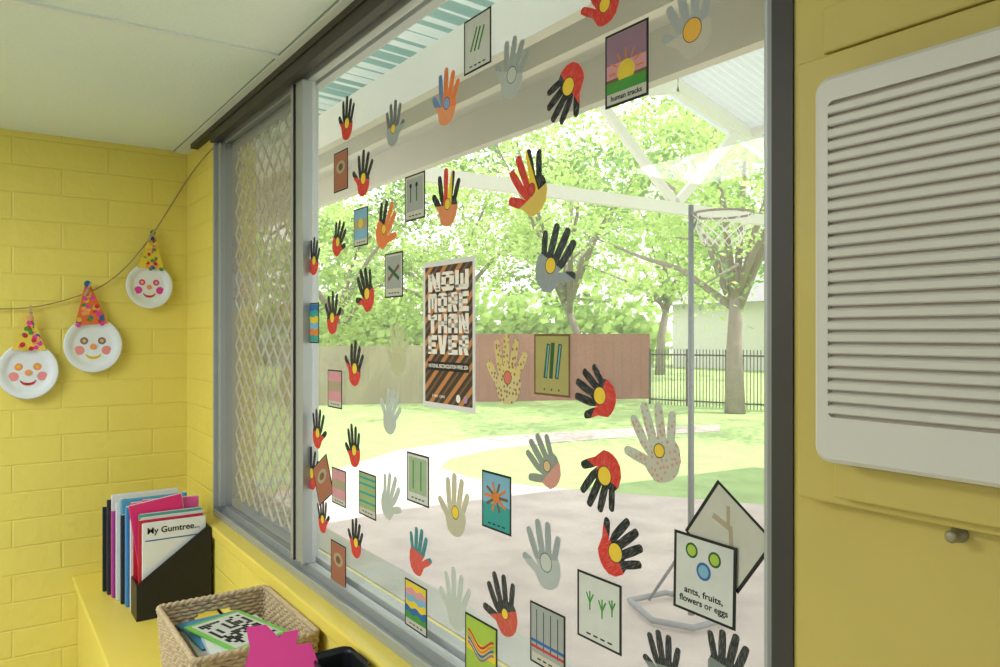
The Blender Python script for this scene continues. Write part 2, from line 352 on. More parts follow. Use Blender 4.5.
def bands(w,h,cols,y0=-.32,y1=.46,wave=0):
    sh=[]; n=len(cols)
    for i,c in enumerate(cols):
        a=y0+(y1-y0)*i/n; b=y0+(y1-y0)*(i+1)/n
        if wave:
            top=[(w*(-.46+.92*q/12),h*(b+ (0 if i==n-1 else wave*math.sin(q*1.1+i)))) for q in range(13)]
            bot=[(w*(-.46+.92*q/12),h*(a+(0 if i==0 else wave*math.sin(q*1.1+i-1)))) for q in range(13)]
            sh.append((bot+top[::-1],c))
        else: sh.append((rect(-w*.46,h*a,w*.46,h*b),c))
    return sh
def cardart(style,w,h):
    sh=[]; bg=I_cr
    if style=='sticks': bg=I_w; sh=[(stroke(-.24*w,-.12*h,.0*w,.28*h,.06*w),I_g),(stroke(-.1*w,-.14*h,.12*w,.26*h,.05*w),I_dg),(stroke(0.04*w,-.15*h,.26*w,.24*h,.06*w),I_g)]
    elif style=='sun':
        sh=bands(w,h,[I_br,I_pk,I_pu,I_pu]); sh.append((disc(0,-.08*h,.2*w),I_y))
        for k in range(7):
            a=math.pi*k/6; sh.append((stroke(.24*w*math.cos(a),-.06*h+.2*w*math.sin(a),.4*w*math.cos(a),-.06*h+.36*w*math.sin(a),.03*w),I_o))
        sh.append((rect(-.46*w,-.32*h,.46*w,-.17*h),I_g))
    elif style=='rainbow': sh=bands(w,h,[I_g,I_b,I_y,I_lb,I_pk,I_y],wave=.03)
    elif style=='wave':
        bg=I_yg; sh=bands(w,h,[I_yg,I_yg,I_y,I_yg,I_yg],-.46,.46)
        for k,c in enumerate((I_r,I_o,I_b,I_pu)):
            up=[(w*(-.4+.8*q/12),h*(.16-k*.07+.10*math.cos(q/12*6.28))) for q in range(13)]
            sh.append((up+[(x,y-.045*h) for x,y in up[::-1]],c))
    elif style=='tealor': sh=bands(w,h,[I_t,I_o,I_lb,I_y,I_t,I_b],-.46,.46,wave=.02)
    elif style=='brown': sh=[(rect(-.46*w,-.46*h,.46*w,.46*h),ink('rust',(0.45,0.17,0.10))),(disc(0,.1*h,.3*w,.16*h),I_tan),(disc(0,.1*h,.16*w,.09*h),I_br)]
    elif style=='tracks': bg=I_w; sh=track(-.2*w,.1*h,.14*h,I_g)+track(.08*w,.05*h,.14*h,I_g)+track(.3*w,.12*h,.12*h,I_g)
    elif style=='lines': sh=[(rect(-.46*w,-.32*h,.46*w,.46*h),I_gy)]+[(stroke(x*w,-.25*h,x*w,.4*h,.02*w),I_k) for x in (-.3,-.1,.1,.3)]+[(rect(-.46*w,-.15*h,.46*w,-.1*h),I_b),(rect(-.46*w,-.24*h,.46*w,-.2*h),I_r)]
    elif style=='greenlines': bg=I_w; sh=[(rect(-.40*w,-.30*h,.40*w,.42*h),ink('pale green',(0.42,0.52,0.34)))]+[(stroke(x*w,-.22*h,x*w,.36*h,.06*w),I_g) for x in (-.2,.15)]
    elif style=='teallines': sh=[(rect(-.46*w,-.32*h,.46*w,.46*h),ink('sage',(0.38,0.50,0.22)))]+[(rect(-.46*w,y*h,.46*w,(y+.05)*h),I_t) for y in (-.2,0,.2,.34)]
    elif style=='feather':
        bg=I_ol; sh=[(stroke(-.18*w,-.22*h,-.08*w,.34*h,.10*w),I_dg),(stroke(-.02*w,-.22*h,.04*w,.36*h,.10*w),I_dg),(stroke(.14*w,-.22*h,.24*w,.34*h,.10*w),I_dg),(stroke(-.16*w,-.2*h,-.08*w,.32*h,.03*w),I_lb),(stroke(.15*w,-.2*h,.24*w,.32*h,.03*w),I_lb)]
        sh+=[(disc(q,-.4*h+.0*h,.02*w),I_br) for q in (-.2*w,0,.2*w)]
    elif style=='burst':
        bg=I_t; sh=[(rect(-.46*w,-.32*h,.46*w,.46*h),I_lb),(rect(-.46*w,-.32*h,.46*w,-.05*h),I_t)]
        for k in range(10):
            a=2*math.pi*k/10; sh.append((stroke(0,.08*h,.4*w*math.cos(a),.08*h+.26*h*math.sin(a),.06*w),I_o if k%2 else I_br))
        sh.append((disc(0,.08*h,.11*w),I_o))
    elif style=='ants':
        bg=I_w
        for x,y,r,c,c2 in ((-.20,.30,.10,I_dg,I_yg),(.17,.27,.10,I_dg,I_yg),(.0,.08,.115,I_b,I_lb)): sh+= [(disc(x*w,y*h,r*w),c),(disc(x*w,y*h,r*w*.72),c2)]
    elif style=='boom': bg=I_cr; sh=[(stroke(-.3*w,.05*h,0,.12*h,.07*w),I_tan),(stroke(-.02*w,.12*h,.28*w,-.3*h,.06*w),I_tan),(stroke(-.05*w,.1*h,-.2*w,.34*h,.05*w),I_tan)]
    elif style=='people': sh=[(rect(-.40*w,-.30*h,.40*w,.42*h),I_gy)]+[(stroke(x*w,-.1*h,x*w,.2*h,.05*w),I_dg) for x in (-.2,.1)]+[(disc(x*w,.26*h,.06*w),I_k) for x in (-.2,.1)]
    elif style=='darkart': sh=[(rect(-.40*w,-.30*h,.40*w,.42*h),I_gy),(stroke(-.3*w,-.1*h,.3*w,.2*h,.1*w),I_br),(stroke(-.3*w,.2*h,.3*w,-.1*h,.1*w),I_dg)]
    elif style=='pink': sh=bands(w,h,[I_pk,I_tan,I_pk])
    elif style=='blue': sh=bands(w,h,[I_lb,I_tan,I_lb]); sh.append((disc(0,.1*h,.15*w),I_y))
    return bg,sh
def card(xl,xr,cy,hp,style,lab,tilt=0,cap=True,Y=-0.0045,words=None,ws=.1):
    cx=(xl+xr)/2; c,t=at(1,Y,cx,cy); a,_=at(1,Y,xl,cy); b2,_=at(1,Y,xr,cy)
    w=abs(b2.x-a.x); h=hp*t/F
    e=empty('picture_card'); 
    prism('border',rect(-w/2,-h/2,w/2,h/2),0,0.0008,I_k if style!='feather' else I_br,e)
    bg,sh=cardart(style,w,h)
    prism('paper_sheet',rect(-w*.455,-h*.465,w*.455,h*.465),0.0008,0.0010,bg,e)
    if sh: drawing('drawing',sh,e,0.0010,0.00005)
    if style=='ants':
        text('caption','ants, fruits,',h*.115,I_k,e,(0,-h*.22,0.0012),h*.002,fit=w*.62)
        text('caption','flowers or eggs',h*.115,I_k,e,(0,-h*.34,0.0012),h*.002,fit=w*.78)
    elif words: text('caption',words,h*ws,I_k,e,(0,-h*.39,0.0012),h*ws*.02,fit=w*.72)
    elif cap and style not in('wave','tealor','feather','brown'):
        drawing('caption',[(rect(-.28*w+q*.16*w,-.41*h,-.28*w+q*.16*w+.10*w,-.385*h),I_k) for q in range(4)],e,0.0010,0.00005)
    place(e,c,RW,tilt)
    tag(e,lab,'picture card','illustrated symbol cards on the window glass'); return e
card(464,491,42,55,'sticks','white card with green sticks and dark border')
card(605,648,65,75,'sun','purple and pink sunrise card captioned human tracks',words='human tracks',ws=.10)
card(334,348,171,40,'brown','rust brown card with tan oval'); card(354,368,227,38,'blue','light blue drawing card with yellow spot')
card(405,425,197,46,'people','grey card with small dark figures'); card(385,403,275,45,'darkart','grey card with crossed dark strokes')
card(305,319,323,40,'tealor','teal, blue and orange painted card'); card(534,570,365,62,'feather','olive card with dark green feathers')
card(328,342,389,38,'pink','pink and tan painted card'); card(315,331,480,40,'brown','rust brown card with tan oval, tilted',tilt=-0.5)
card(332,346,487,36,'pink','pink and tan painted card'); card(359,376,495,44,'teallines','sage card with teal stripes')
card(407,429,479,50,'greenlines','pale green card with green vertical lines'); card(482,511,502,58,'burst','blue card with orange sunburst')
card(331,346,564,42,'brown','rust brown card with tan oval'); card(405,427,607,48,'rainbow','rainbow banded card with caption')
card(465,497,650,60,'wave','lime card with painted rainbow arcs'); card(530,565,639,62,'lines','grey card with black lines and blue band')
card(577,621,611,68,'tracks','white card with three green bird tracks')
card(694,762,536,74,'boom','cream card with bent tan stick, tilted',tilt=0.62,cap=False)
card(673,735,578,80,'ants','white card captioned ants, fruits, flowers or eggs',Y=-0.0075,words='x',ws=.10,tilt=0.02)

# poster
c,t=at(1,-0.0045,448,334.5); a,_=at(1,0,423,334); b2,_=at(1,0,474.5,334); w=abs(b2.x-a.x); h=150*t/F
e=empty('poster'); tag(e,'orange and black striped poster reading NOW MORE THAN EVER','poster')
prism('border',rect(-w/2,-h/2,w/2,h/2),0,0.0006,mat('poster white edge',(0.72,0.72,0.72),0.5,.02),e)
m=bpy.data.materials.new('poster stripes'); m.use_nodes=True; N=m.node_tree.nodes; L=m.node_tree.links; b=N['Principled BSDF']
tc=N.new('ShaderNodeTexCoord'); sp=N.new('ShaderNodeSeparateXYZ'); L.new(tc.outputs['Object'],sp.inputs[0])
ab=N.new('ShaderNodeMath'); ab.operation='MULTIPLY'; ab.inputs[1].default_value=.8; L.new(sp.outputs['X'],ab.inputs[0])
ad=N.new('ShaderNodeMath'); ad.operation='SUBTRACT'; L.new(sp.outputs['Y'],ad.inputs[0]); L.new(ab.outputs[0],ad.inputs[1])
ml=N.new('ShaderNodeMath'); ml.operation='MULTIPLY'; ml.inputs[1].default_value=6.5/h; L.new(ad.outputs[0],ml.inputs[0])
fr2=N.new('ShaderNodeMath'); fr2.operation='FRACT'; L.new(ml.outputs[0],fr2.inputs[0])
cr=N.new('ShaderNodeValToRGB'); cr.color_ramp.interpolation='CONSTANT'; E=cr.color_ramp.elements
E[0].position=0; E[0].color=(0.52,0.20,0.08,1); E[1].position=.30; E[1].color=(0.025,0.013,0.018,1); x=E.new(.60); x.color=(0.17,0.07,0.06,1); x=E.new(.76); x.color=(0.025,0.013,0.018,1)
L.new(fr2.outputs[0],cr.inputs[0]); L.new(cr.outputs[0],b.inputs['Base Color']); b.inputs['Roughness'].default_value=.5
prism('poster_sheet',rect(-w*.455,-h*.465,w*.455,h*.465),0.0006,0.0008,m,e)
M_cream2=mat('poster lettering',(0.86,0.80,0.74),0.6,.03)
B=rect
GL={
'N':[B(0,0,.34,1),B(.66,0,1,1),[(0,1),(.38,1),(1,0),(.62,0)]],
'O':[B(0,.15,.36,.85),B(.64,.15,1,.85),[(0,.68),(1,.68),(1,.86),(.86,1),(.14,1),(0,.86)],[(0,.32),(0,.14),(.14,0),(.86,0),(1,.14),(1,.32)]],
'W':[B(0,.1,.27,1),B(.385,.1,.615,.82),B(.73,.1,1,1),[(0,.26),(0,.12),(.1,0),(.9,0),(1,.12),(1,.26)]],
'M':[B(0,0,.27,.9),B(.385,.18,.615,.9),B(.73,0,1,.9),[(0,.74),(1,.74),(1,.88),(.9,1),(.1,1),(0,.88)]],
'R':[B(0,0,.36,1),[(0,.75),(1,.75),(1,.88),(.88,1),(0,1)],B(.64,.50,1,.88),[(0,.36),(.88,.36),(1,.46),(1,.58),(0,.58)],[(.42,.42),(.80,.42),(1,0),(.62,0)]],
'E':[B(0,0,.38,1),B(0,.75,1,1),B(0,.385,.88,.615),B(0,0,1,.25)],
'T':[B(0,.70,1,1),B(.30,0,.70,1)],
'H':[B(0,0,.36,1),B(.64,0,1,1),B(0,.37,1,.63)],
'A':[B(0,0,.35,.86),B(.65,0,1,.86),[(0,.74),(1,.74),(1,.86),(.84,1),(.16,1),(0,.86)],B(0,.28,1,.50)],
'V':[[(0,1),(.38,1),(.5,.42),(.62,1),(1,1),(.74,0),(.26,0)]]}
LH=h*.128
for i,wd in enumerate(('NOW','MORE','THAN','EVER')):
    V=[];Fc=[]; nl=len(wd); gp=w*.022; cw=(w*.78-gp*(nl-1))/nl; yb=h*(.435-(i+1)*.142)
    for k,ch in enumerate(wd):
        xb=-w*.39+k*(cw+gp)
        for pg in GL[ch]: prismgeo([(xb+x*cw,yb+y*LH) for x,y in pg],0.0008,0.0010,V,Fc)
    mesh('lettering',V,Fc,M_cream2,e)
prism('caption_band',rect(-w*.40,-h*.245,w*.40,-h*.185),0.0008,0.0009,I_k,e)
text('lettering','NATIONAL RECONCILIATION WEEK 2024',h*.035,M_cream2,e,(0,-h*.215,0.0010),0.0002,fit=w*.76)
text('lettering','27 MAY - 3 JUNE',h*.024,M_cream2,e,(-w*.18,-h*.42,0.0010),0.0001)
prism('emblem',disc(w*.2,-h*.42,w*.04),.0008,.001,M_cream2,e); prism('emblem',disc(w*.33,-h*.42,w*.035),.0008,.001,ink('lilac',(0.5,0.3,0.5)),e)
place(e,c,RW,0)

# ---------------------------------------------------------------- clown garland on the west wall
tp=[at(1,-.036,214,147)[0],at(1,-.05,202,160)[0]]+[at(0,x,px,py)[0] for px,py,x in [(187,180,.04),(165,215,.025),(150,238,.02),(125,268,.02),(100,287,.02),(75,297,.02),(50,304,.02),(25,308,.02),(0,309,.02),(-40,309,.02),(-120,300,.02)]]
def cat(P,n=6):
    out=[]
    for i in range(len(P)-1):
        p0=P[max(i-1,0)];p1=P[i];p2=P[i+1];p3=P[min(i+2,len(P)-1)]
        for k in range(n):
            t=k/n; out.append(.5*((2*p1)+(-p0+p2)*t+(2*p0-5*p1+4*p2-p3)*t*t+(-p0+3*p1-3*p2+p3)*t**3))
    return out+[P[-1]]
o=tube('twine_string',cat([Vector(p) for p in tp]),0.0028,mat('jute twine',(0.36,0.29,0.12),.9,.3,200),seg=6); tag(o,'brown jute twine strung along the brick wall','string')
I_or2=mat('orange card dots',(0.90,0.34,0.12),.7,.05); I_ck=mat('pink cheek dots',(0.85,0.30,0.30),.7,.05); M_plate=mat('paper plate',(0.80,0.84,0.90),.6,.02,15,0.03)
cols=[I_r,I_y,I_g,I_b,I_or2,mat('ink magenta',(0.75,0.05,0.35),.6)]
def clown(px,py,dia,hx,hy,seed,facecol,mouth,tilt):
    R=random.Random(seed); c,t=at(0,0.022,px,py); r=dia/2*t/F*.92
    top,_=at(0,0.022,hx,hy)
    e=empty('clown_decoration'); V=[];Fc=[]
    prof=[(0,0.004),(r*.6,0.004),(r*.72,0.006),(r*.78,0.012),(r*.96,0.017),(r,0.016),(r*.97,0.013),(r*.78,0.007),(r*.6,0.0),(0,0)]
    n=32
    for q,(rr,z) in enumerate(prof):
        for k in range(n):
            a=2*math.pi*k/n; V.append((rr*math.cos(a),rr*math.sin(a)*1.05,z))
    for q in range(len(prof)-1):
        for k in range(n):
            k2=(k+1)%n; Fc.append((q*n+k,(q+1)*n+k,(q+1)*n+k2,q*n+k2))
    mesh('paper_plate',V,Fc,M_plate,e,True)
    d=top-c; ax=d.y; ay=d.z
    base=r*.78; bw=r*.56
    dirv=Vector((ax,ay)).normalized(); pv=Vector((dirv.y,-dirv.x)); tip=Vector((ax,ay)); b0=dirv*base
    hatm=mat('party hat %d'%seed,[(0.80,0.62,0.06),(0.75,0.16,0.04),(0.80,0.60,0.08)][seed%3],.6,.1)
    prism('party_hat',[tuple(b0-pv*bw),tuple(b0+pv*bw),tuple(tip+pv*r*.08),tuple(tip-pv*r*.08)],0.0175,0.0195,hatm,e)
    sh=[]
    for q in range(38):
        u=R.random()**1.3; v=R.uniform(-1,1)*(1-u)*.85; p=b0+(tip-b0)*u*.95+pv*bw*v; sh.append((disc(p.x,p.y,r*.085,n=10),cols[R.randrange(6)]))
    f=drawing('hat_spots',sh,e,0.0195,0.00006); f['kind']='stuff'
    prism('pompom',disc(tip.x,tip.y,r*.12,n=12),0.016,0.024,cols[(seed+2)%6],e)
    for s in (-1,1):
        drawing('eye_spot',[(disc(s*.30*r,.16*r,.14*r),facecol),(disc(s*.30*r,.16*r,.06*r),I_y)],e,0.0041,0.0003)
        prism('cheek_spot',disc(s*.46*r,-.20*r,.17*r),0.0041,.0046,I_ck if seed else cols[5],e)
    prism('nose',disc(0,-.06*r,.11*r),0.0041,0.008,I_or2,e)
    arc=[(.26*r*math.cos(a),-.34*r+.20*r*math.sin(a)) for a in [math.pi+math.pi*q/12 for q in range(13)]]
    arc2=[(.22*r*math.cos(a),-.34*r+.10*r*math.sin(a)) for a in [math.pi+math.pi*q/12 for q in range(13)]]
    prism('mouth',arc+arc2[::-1],0.0041,0.0055,mouth,e)
    place(e,c,RL,tilt); tag(e,'paper plate clown with spotted pointed hat, pegged on twine','decoration','paper plate clowns on the twine')
clown(149,286,47,152,233,0,cols[5],I_r,0); clown(93,345,57,87,284,1,I_pu,I_y,0); clown(28,371,58,30,318,2,I_or2,I_r,0)
M_peg=mat('peg wood',(0.55,0.38,0.20),.7,.15,40)
for px,py,tl in ((151,236,.2),(88,289,.1),(31,313,-.35)):
    p,_=at(0,0.046,px,py); o=empty('clothes_peg')
    prism('peg_half',[(-.003,-.03),(.003,-.03),(.005,.0),(.003,.03),(-.003,.032),(-.005,0)],0.001,0.006,M_peg,o)
    prism('peg_half',[(-.003,-.03),(.003,-.03),(.005,.0),(.003,.03),(-.003,.032),(-.005,0)],-0.006,-0.001,M_peg,o)
    tube('spring',[(-.006,0,-.007),(0.006,0,-.007),(0.006,0,.007),(-.006,0,.007)],.0009,M_steel,o,5,True)
    place(o,p,RL,tl+.3); tag(o,'small wooden clothes peg clipped on the twine','clothes peg','clothes pegs on the twine')

# ---------------------------------------------------------------- bench
be=empty('bench',(0.0,0,0)); tag(be,'yellow painted low bench running under the window','bench')
box('bench_top',(0.002,4.2,-0.475,-0.087,0.585,0.61),M_yel,be,.004)
box('bench_front',(0.004,4.2,-0.455,-0.435,0.0,0.584),M_yel,be)

# folders + magazine file
fx=0.69
mf=empty('magazine_file',(0,0,0.61)); tag(mf,'black plastic magazine file holding school folders','magazine file')
M_bp=mat('black plastic',(0.012,0.013,0.018),.4,.1)
side=[(-.345,0),(-.098,0),(-.098,.29),(-.115,.295),(-.345,.125)]
def sidepanel(x0,x1):
    V=[];Fc=[]; prismgeo([(y,z) for y,z in side],0,x1-x0,V,Fc)
    V=[(x0+z,x,y) for x,y,z in V]; return mesh('side_panel',V,Fc,M_bp,mf)
sidepanel(fx,fx+.004); sidepanel(fx-.11,fx-.106)
box('end_panel',(fx-.106,fx,-.345,-.341,0,.125),M_bp,mf); box('back_panel',(fx-.106,fx,-.102,-.098,0,.29),M_bp,mf); box('base_panel',(fx-.106,fx,-.341,-.102,0,.004),M_bp,mf)
def folder(x,th,y0,y1,z0,z1,col,lab,lean=0,lx=0):
    o=empty('document_folder'); mm=mat('folder '+lab,col,.45,.05)
    V=[];Fc=[]; boxgeo(-th/2,th/2,0,y1-y0,0,z1-z0,V,Fc); cv=mesh('cover',V,Fc,mm,o); md=cv.modifiers.new('b','BEVEL'); md.width=th*.25; md.segments=2
    box('paper_stack',(-th*.3,th*.3,.004,y1-y0+.0015,.004,z1-z0+.002),M_paper,o)
    o.location=(x,y0,z0); o.rotation_euler=(lean,lx,0)
    tag(o,lab+' folder standing upright on the bench','folder','school folders on the bench'); return o
z0=.615
w1=folder(fx-.014,.008,-.325,-.115,z0,z0+.325,(0.80,0.82,0.84),'white plastic',0)
t=text('title','My Gumtree...',.030,I_k,w1,(.0048,.103,.297),.0005); t.rotation_euler=(math.pi/2,0,math.pi/2)
drawing_o=prism('cover_edge',rect(.01,.262,.20,.266),0,.0006,I_b,w1); drawing_o.rotation_euler=(math.pi/2,0,math.pi/2); drawing_o.location=(.0042,0,0)
folder(fx-.028,.006,-.335,-.12,z0,z0+.335,(0.62,0.03,0.05),'red plastic')
folder(fx-.040,.006,-.325,-.115,z0,z0+.340,(0.80,0.80,0.82),'clear white')
folder(fx-.052,.006,-.330,-.12,z0,z0+.350,(0.10,0.40,0.30),'green plastic')
folder(fx-.066,.009,-.310,-.135,z0+.03,z0+.385,(0.78,0.03,0.18),'magenta pink',.14)
folder(fx-.080,.008,-.330,-.14,z0+.020,z0+.395,(0.85,0.10,0.34),'bright pink',-.04)
folder(fx-.096,.006,-.340,-.12,z0,z0+.375,(0.60,0.02,0.05),'dark red plastic')
cc=[((0.8,0.8,0.8),'white card'),((0.70,0.04,0.20),'crimson pink'),((0.05,0.25,0.60),'blue plastic'),((0.8,0.8,0.78),'white card'),((0.02,0.02,0.03),'black ring'),((0.10,0.35,0.55),'teal blue'),((0.75,0.76,0.78),'clear white'),((0.02,0.03,0.06),'dark navy'),((0.45,0.05,0.35),'purple plastic'),((0.8,0.8,0.8),'white card'),((0.02,0.02,0.03),'black ring'),((0.05,0.25,0.60),'blue plastic'),((0.02,0.02,0.03),'black ring')]
x=fx-.125
for i,(c_,l_) in enumerate(cc):
    th=.010+.007*(i%3); folder(x-th/2,th,-.345-.0045*i+.008*(i%2),-.115-.003*i,.6105,.6105+.325+.018*((i*7)%4),c_,l_); x-=th+.006

# ---------------------------------------------------------------- wicker basket
bk=empty('wicker_basket',(1.545,-.250,.61)); tag(bk,'rectangular tan woven basket with handle holes, full of papers','basket')
m=mat('woven seagrass',(0.56,0.43,0.27),.85,.45,70,.5)
def rr(hx,hy,rad,n=8,step=.012):
    pts=[]
    for cx,cy,a0 in ((hx-rad,hy-rad,0),(-hx+rad,hy-rad,90),(-hx+rad,-hy+rad,180),(hx-rad,-hy+rad,270)):
        for k in range(n): 
            a=math.radians(a0+90*k/(n-1)); pts.append(Vector((cx+rad*math.cos(a),cy+rad*math.sin(a),0)))
    out=[]
    for i in range(len(pts)):
        a=pts[i]; b=pts[(i+1)%len(pts)]; q=max(1,int((b-a).length/step))
        for k in range(q): out.append(a.lerp(b,k/q))
    return out
V=[];Fc=[]
NR=24; HB=.25
for r_ in range(NR):
    f=r_/(NR-1); hx=.185+.02*f; hy=.128+.016*f; z=.010+f*(HB-.018)
    P=rr(hx,hy,.015,8,.008); n=len(P); Q=[]
    for i,p in enumerate(P):
        nrm=Vector((p.x/hx,p.y/hy,0)); 
        off=.0045*math.sin(i*math.pi/2.0+ (r_%2)*math.pi)
        Q.append(Vector((p.x,p.y,z))+nrm.normalized()*off)
    if r_ in (NR-7,NR-6,NR-5,NR-4):
        seg1=[q for q in Q if q.y>0.045]; seg2=[q for q in Q if q.y<-0.045]
        seg1.sort(key=lambda q:math.atan2(q.y,q.x)); seg2.sort(key=lambda q:math.atan2(q.y,q.x))
        tubegeo(seg1,.0058,V,Fc,6); tubegeo(seg2,.0058,V,Fc,6)
    else: tubegeo(Q,.0058,V,Fc,6,True)
mesh('woven_wall',V,Fc,m,bk,True)
V=[];Fc=[]
P=rr(.205,.146,.015,8,.007); 
for s in (0,1):
    Q=[Vector((p.x,p.y,HB+.002))+Vector((p.x/.2,p.y/.16,0)).normalized()*.003*math.cos(i*1.3+s*math.pi)+Vector((0,0,.0035*math.sin(i*1.3+s*math.pi))) for i,p in enumerate(P)]; tubegeo(Q,.0062,V,Fc,7,True)
mesh('rim',V,Fc,m,bk,True)
box('basket_base',(-.17,.17,-.115,.115,.001,.012),m,bk)
def sheet(name,cx,cy,z,w,h,rot,tx,m,lab,cat_,th=.003):
    o=empty(name,(cx,cy,z)); prism('sheet',rect(-w/2,-h/2,w/2,h/2),0,th,m,o)
    o.rotation_euler=(tx[0],tx[1],rot); tag(o,lab,cat_,'papers in the wicker basket'); return o
sheet('paper_stack',1.545,-.250,.625,.30,.20,0,(0,0),mat('mag paper',(0.7,0.72,0.7),.5),'stack of white papers filling the basket','paper stack',th=.185)
sheet('magazine',1.46,-.270,.8105,.21,.15,.08,(0,0),mat('mag blue',(0.08,0.30,0.50),.4),'blue covered magazine lying in the basket','magazine',th=.005)
sheet('magazine',1.59,-.25,.816,.24,.16,-.08,(0,0),mat('mag white',(0.72,0.76,0.76),.4),'white covered magazine lying in the basket','magazine',th=.012)
o=sheet('worksheet',1.535,-.242,.829,.235,.16,.28,(0.0,.0),mat('lime green card',(0.20,0.55,0.10),.5),'green bordered worksheet with black and white pattern','worksheet',.004)
R=random.Random(4)
ex=[]
for i in range(14):
    for j in range(12):
        if R.random()<.45: ex.append((rect(-.090+i*.0128,-.059+j*.0099,-.090+i*.0128+.0121,-.059+j*.0099+.0093),I_k))
drawing('printed_page',[(rect(-.105,-.067,.105,.067),I_w)],o,.004,.0004); f=drawing('printed_pattern',ex,o,.0044,.000004); f['kind']='stuff'
pk=[(-.062,-.13),(.078,-.13),(.070,-.045),(.082,-.030),(.066,.012),(.036,.006),(.040,.040),(.008,.034),(-.002,.022),(-.030,.050),(-.072,.044),(-.064,.0),(-.075,-.04)]
o=prism('paper_cutout',pk,0,.0015,mat('hot pink card',(0.78,0.06,0.34),.5,.05)); p=CAM+ray(280,648)*1.62; o.matrix_world=Matrix.Translation(p)@Matrix.Rotation(A+math.radians(20),4,'Z')@RW; tag(o,'hot pink angular card cut-out standing at the basket','paper shape')
tr_=empty('desk_caddy',(2.01,-.158,.61)); tag(tr_,'black rounded plastic caddy on the yellow bench','caddy')
P=rr(.060,.046,.022); n=len(P); V=[];Fc=[]
lv=[(.85,0),(1.0,.278),(1.05,.288),(1.0,.293),(.94,.278),(.82,.01)]
for s,z in lv:
    for p in P: V.append((p.x*s,p.y*s,z))
for q in range(len(lv)-1):
    for k in range(n): Fc.append((q*n+k,q*n+(k+1)%n,(q+1)*n+(k+1)%n,(q+1)*n+k))
Fc.append(tuple(range(n))[::-1]); Fc.append(tuple((len(lv)-1)*n+k for k in range(n)))
mesh('caddy_body',V,Fc,M_bp,tr_,True)

# ---------------------------------------------------------------- vent unit on the wall
ve=empty('wall_vent_unit'); tag(ve,'off-white plastic louvred air conditioner grille on yellow wall','air conditioner')
Yb=-0.03
a1,_=at(1,Yb-.075,813,80); a2,_=at(1,Yb-.075,818,462)
VX0=a1.x; VZ1=a1.z; VZ0=a2.z; VX1=VX0+.62; YF=Yb-.075
M_v=mat('aged white plastic',(0.63,0.60,0.55),.4,.03,5)
def rrect(x0,y0,x1,y1,r,n=6):
    o=[]
    for cx,cy,a0 in ((x1-r,y1-r,0),(x0+r,y1-r,90),(x0+r,y0+r,180),(x1-r,y0+r,270)):
        for k in range(n): a=math.radians(a0+90*k/(n-1)); o.append((cx+r*math.cos(a),cy+r*math.sin(a)))
    return o
outer0=rrect(VX0,VZ0,VX1,VZ1,.016); outer1=rrect(VX0+.001,VZ0+.001,VX1-.001,VZ1-.001,.015); outer2=rrect(VX0+.005,VZ0+.005,VX1-.005,VZ1-.005,.012)
inn=rrect(VX0+.016,VZ0+.046,VX1-.016,VZ1-.026,.006); n=len(inn)
V=[];Fc=[]
for lp,y in ((outer0,Yb-.026),(outer0,YF+.008),(outer1,YF+.003),(outer2,YF),(inn,YF),(inn,YF+.03)):
    V+=[(x,y,z) for x,z in lp]
for q in range(5):
    for k in range(n): Fc.append((q*n+k,(q+1)*n+k,(q+1)*n+(k+1)%n,q*n+(k+1)%n))
mesh('housing',V,Fc,M_v,ve,False)
box('recess_panel',(VX0+.008,VX1-.008,YF+.005,YF+.009,VZ0+.03,VZ1-.015),mat('plastic darkened as shade',(0.42,0.36,0.29),.6),ve)  # brown-grey colour stands in for the shade between the louvres
V=[];Fc=[]; ns=26; zb=VZ0+.048; zt=VZ1-.028; pt=(zt-zb)/ns
for i in range(ns):
    zc=zb+pt*(i+.5); xa,xb=VX0+.0165,VX1-.0165; n=len(V)
    pr=[(YF+.0015,zc-.40*pt),(YF-.0005,zc-.28*pt),(YF-.001,zc+.18*pt),(YF+.001,zc+.34*pt),(YF+.0045,zc+.41*pt),(YF+.0045,zc-.40*pt)]
    V+=[(xa,y,z) for y,z in pr]+[(xb,y,z) for y,z in pr]; k=len(pr)
    for q in range(k): Fc.append((n+q,n+(q+1)%k,n+k+(q+1)%k,n+k+q))
mesh('louvre_grille',V,Fc,M_v,ve)
b0,_=at(1,Yb-.025,797,64); b1,_=at(1,Yb-.025,797,497)
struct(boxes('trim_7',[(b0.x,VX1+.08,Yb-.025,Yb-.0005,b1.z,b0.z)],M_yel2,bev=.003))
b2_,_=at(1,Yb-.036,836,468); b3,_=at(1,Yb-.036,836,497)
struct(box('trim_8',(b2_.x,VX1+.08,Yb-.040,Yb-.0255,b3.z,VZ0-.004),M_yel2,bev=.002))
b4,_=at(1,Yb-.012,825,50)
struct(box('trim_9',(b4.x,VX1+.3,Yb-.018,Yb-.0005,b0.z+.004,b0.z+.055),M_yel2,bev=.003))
p,_=at(1,Yb,960,534); kn=empty('wall_fitting'); tag(kn,'small round steel fitting on the yellow wall','fitting')
V=[];Fc=[]; tubegeo([(0,0,0),(0,0,.003),(0,0,.0032),(0,0,.014),(0,0,.0142),(0,0,.018),(0,0,.020)],[.008,.008,.003,.003,.0055,.006,.004],V,Fc,14,up=Vector((1,0,0))); mesh('fitting_body',V,Fc,mat('dull brass steel',(0.34,0.30,0.20),.5,.1,10,0,.4),kn,True)
place(kn,p,RW,.1)

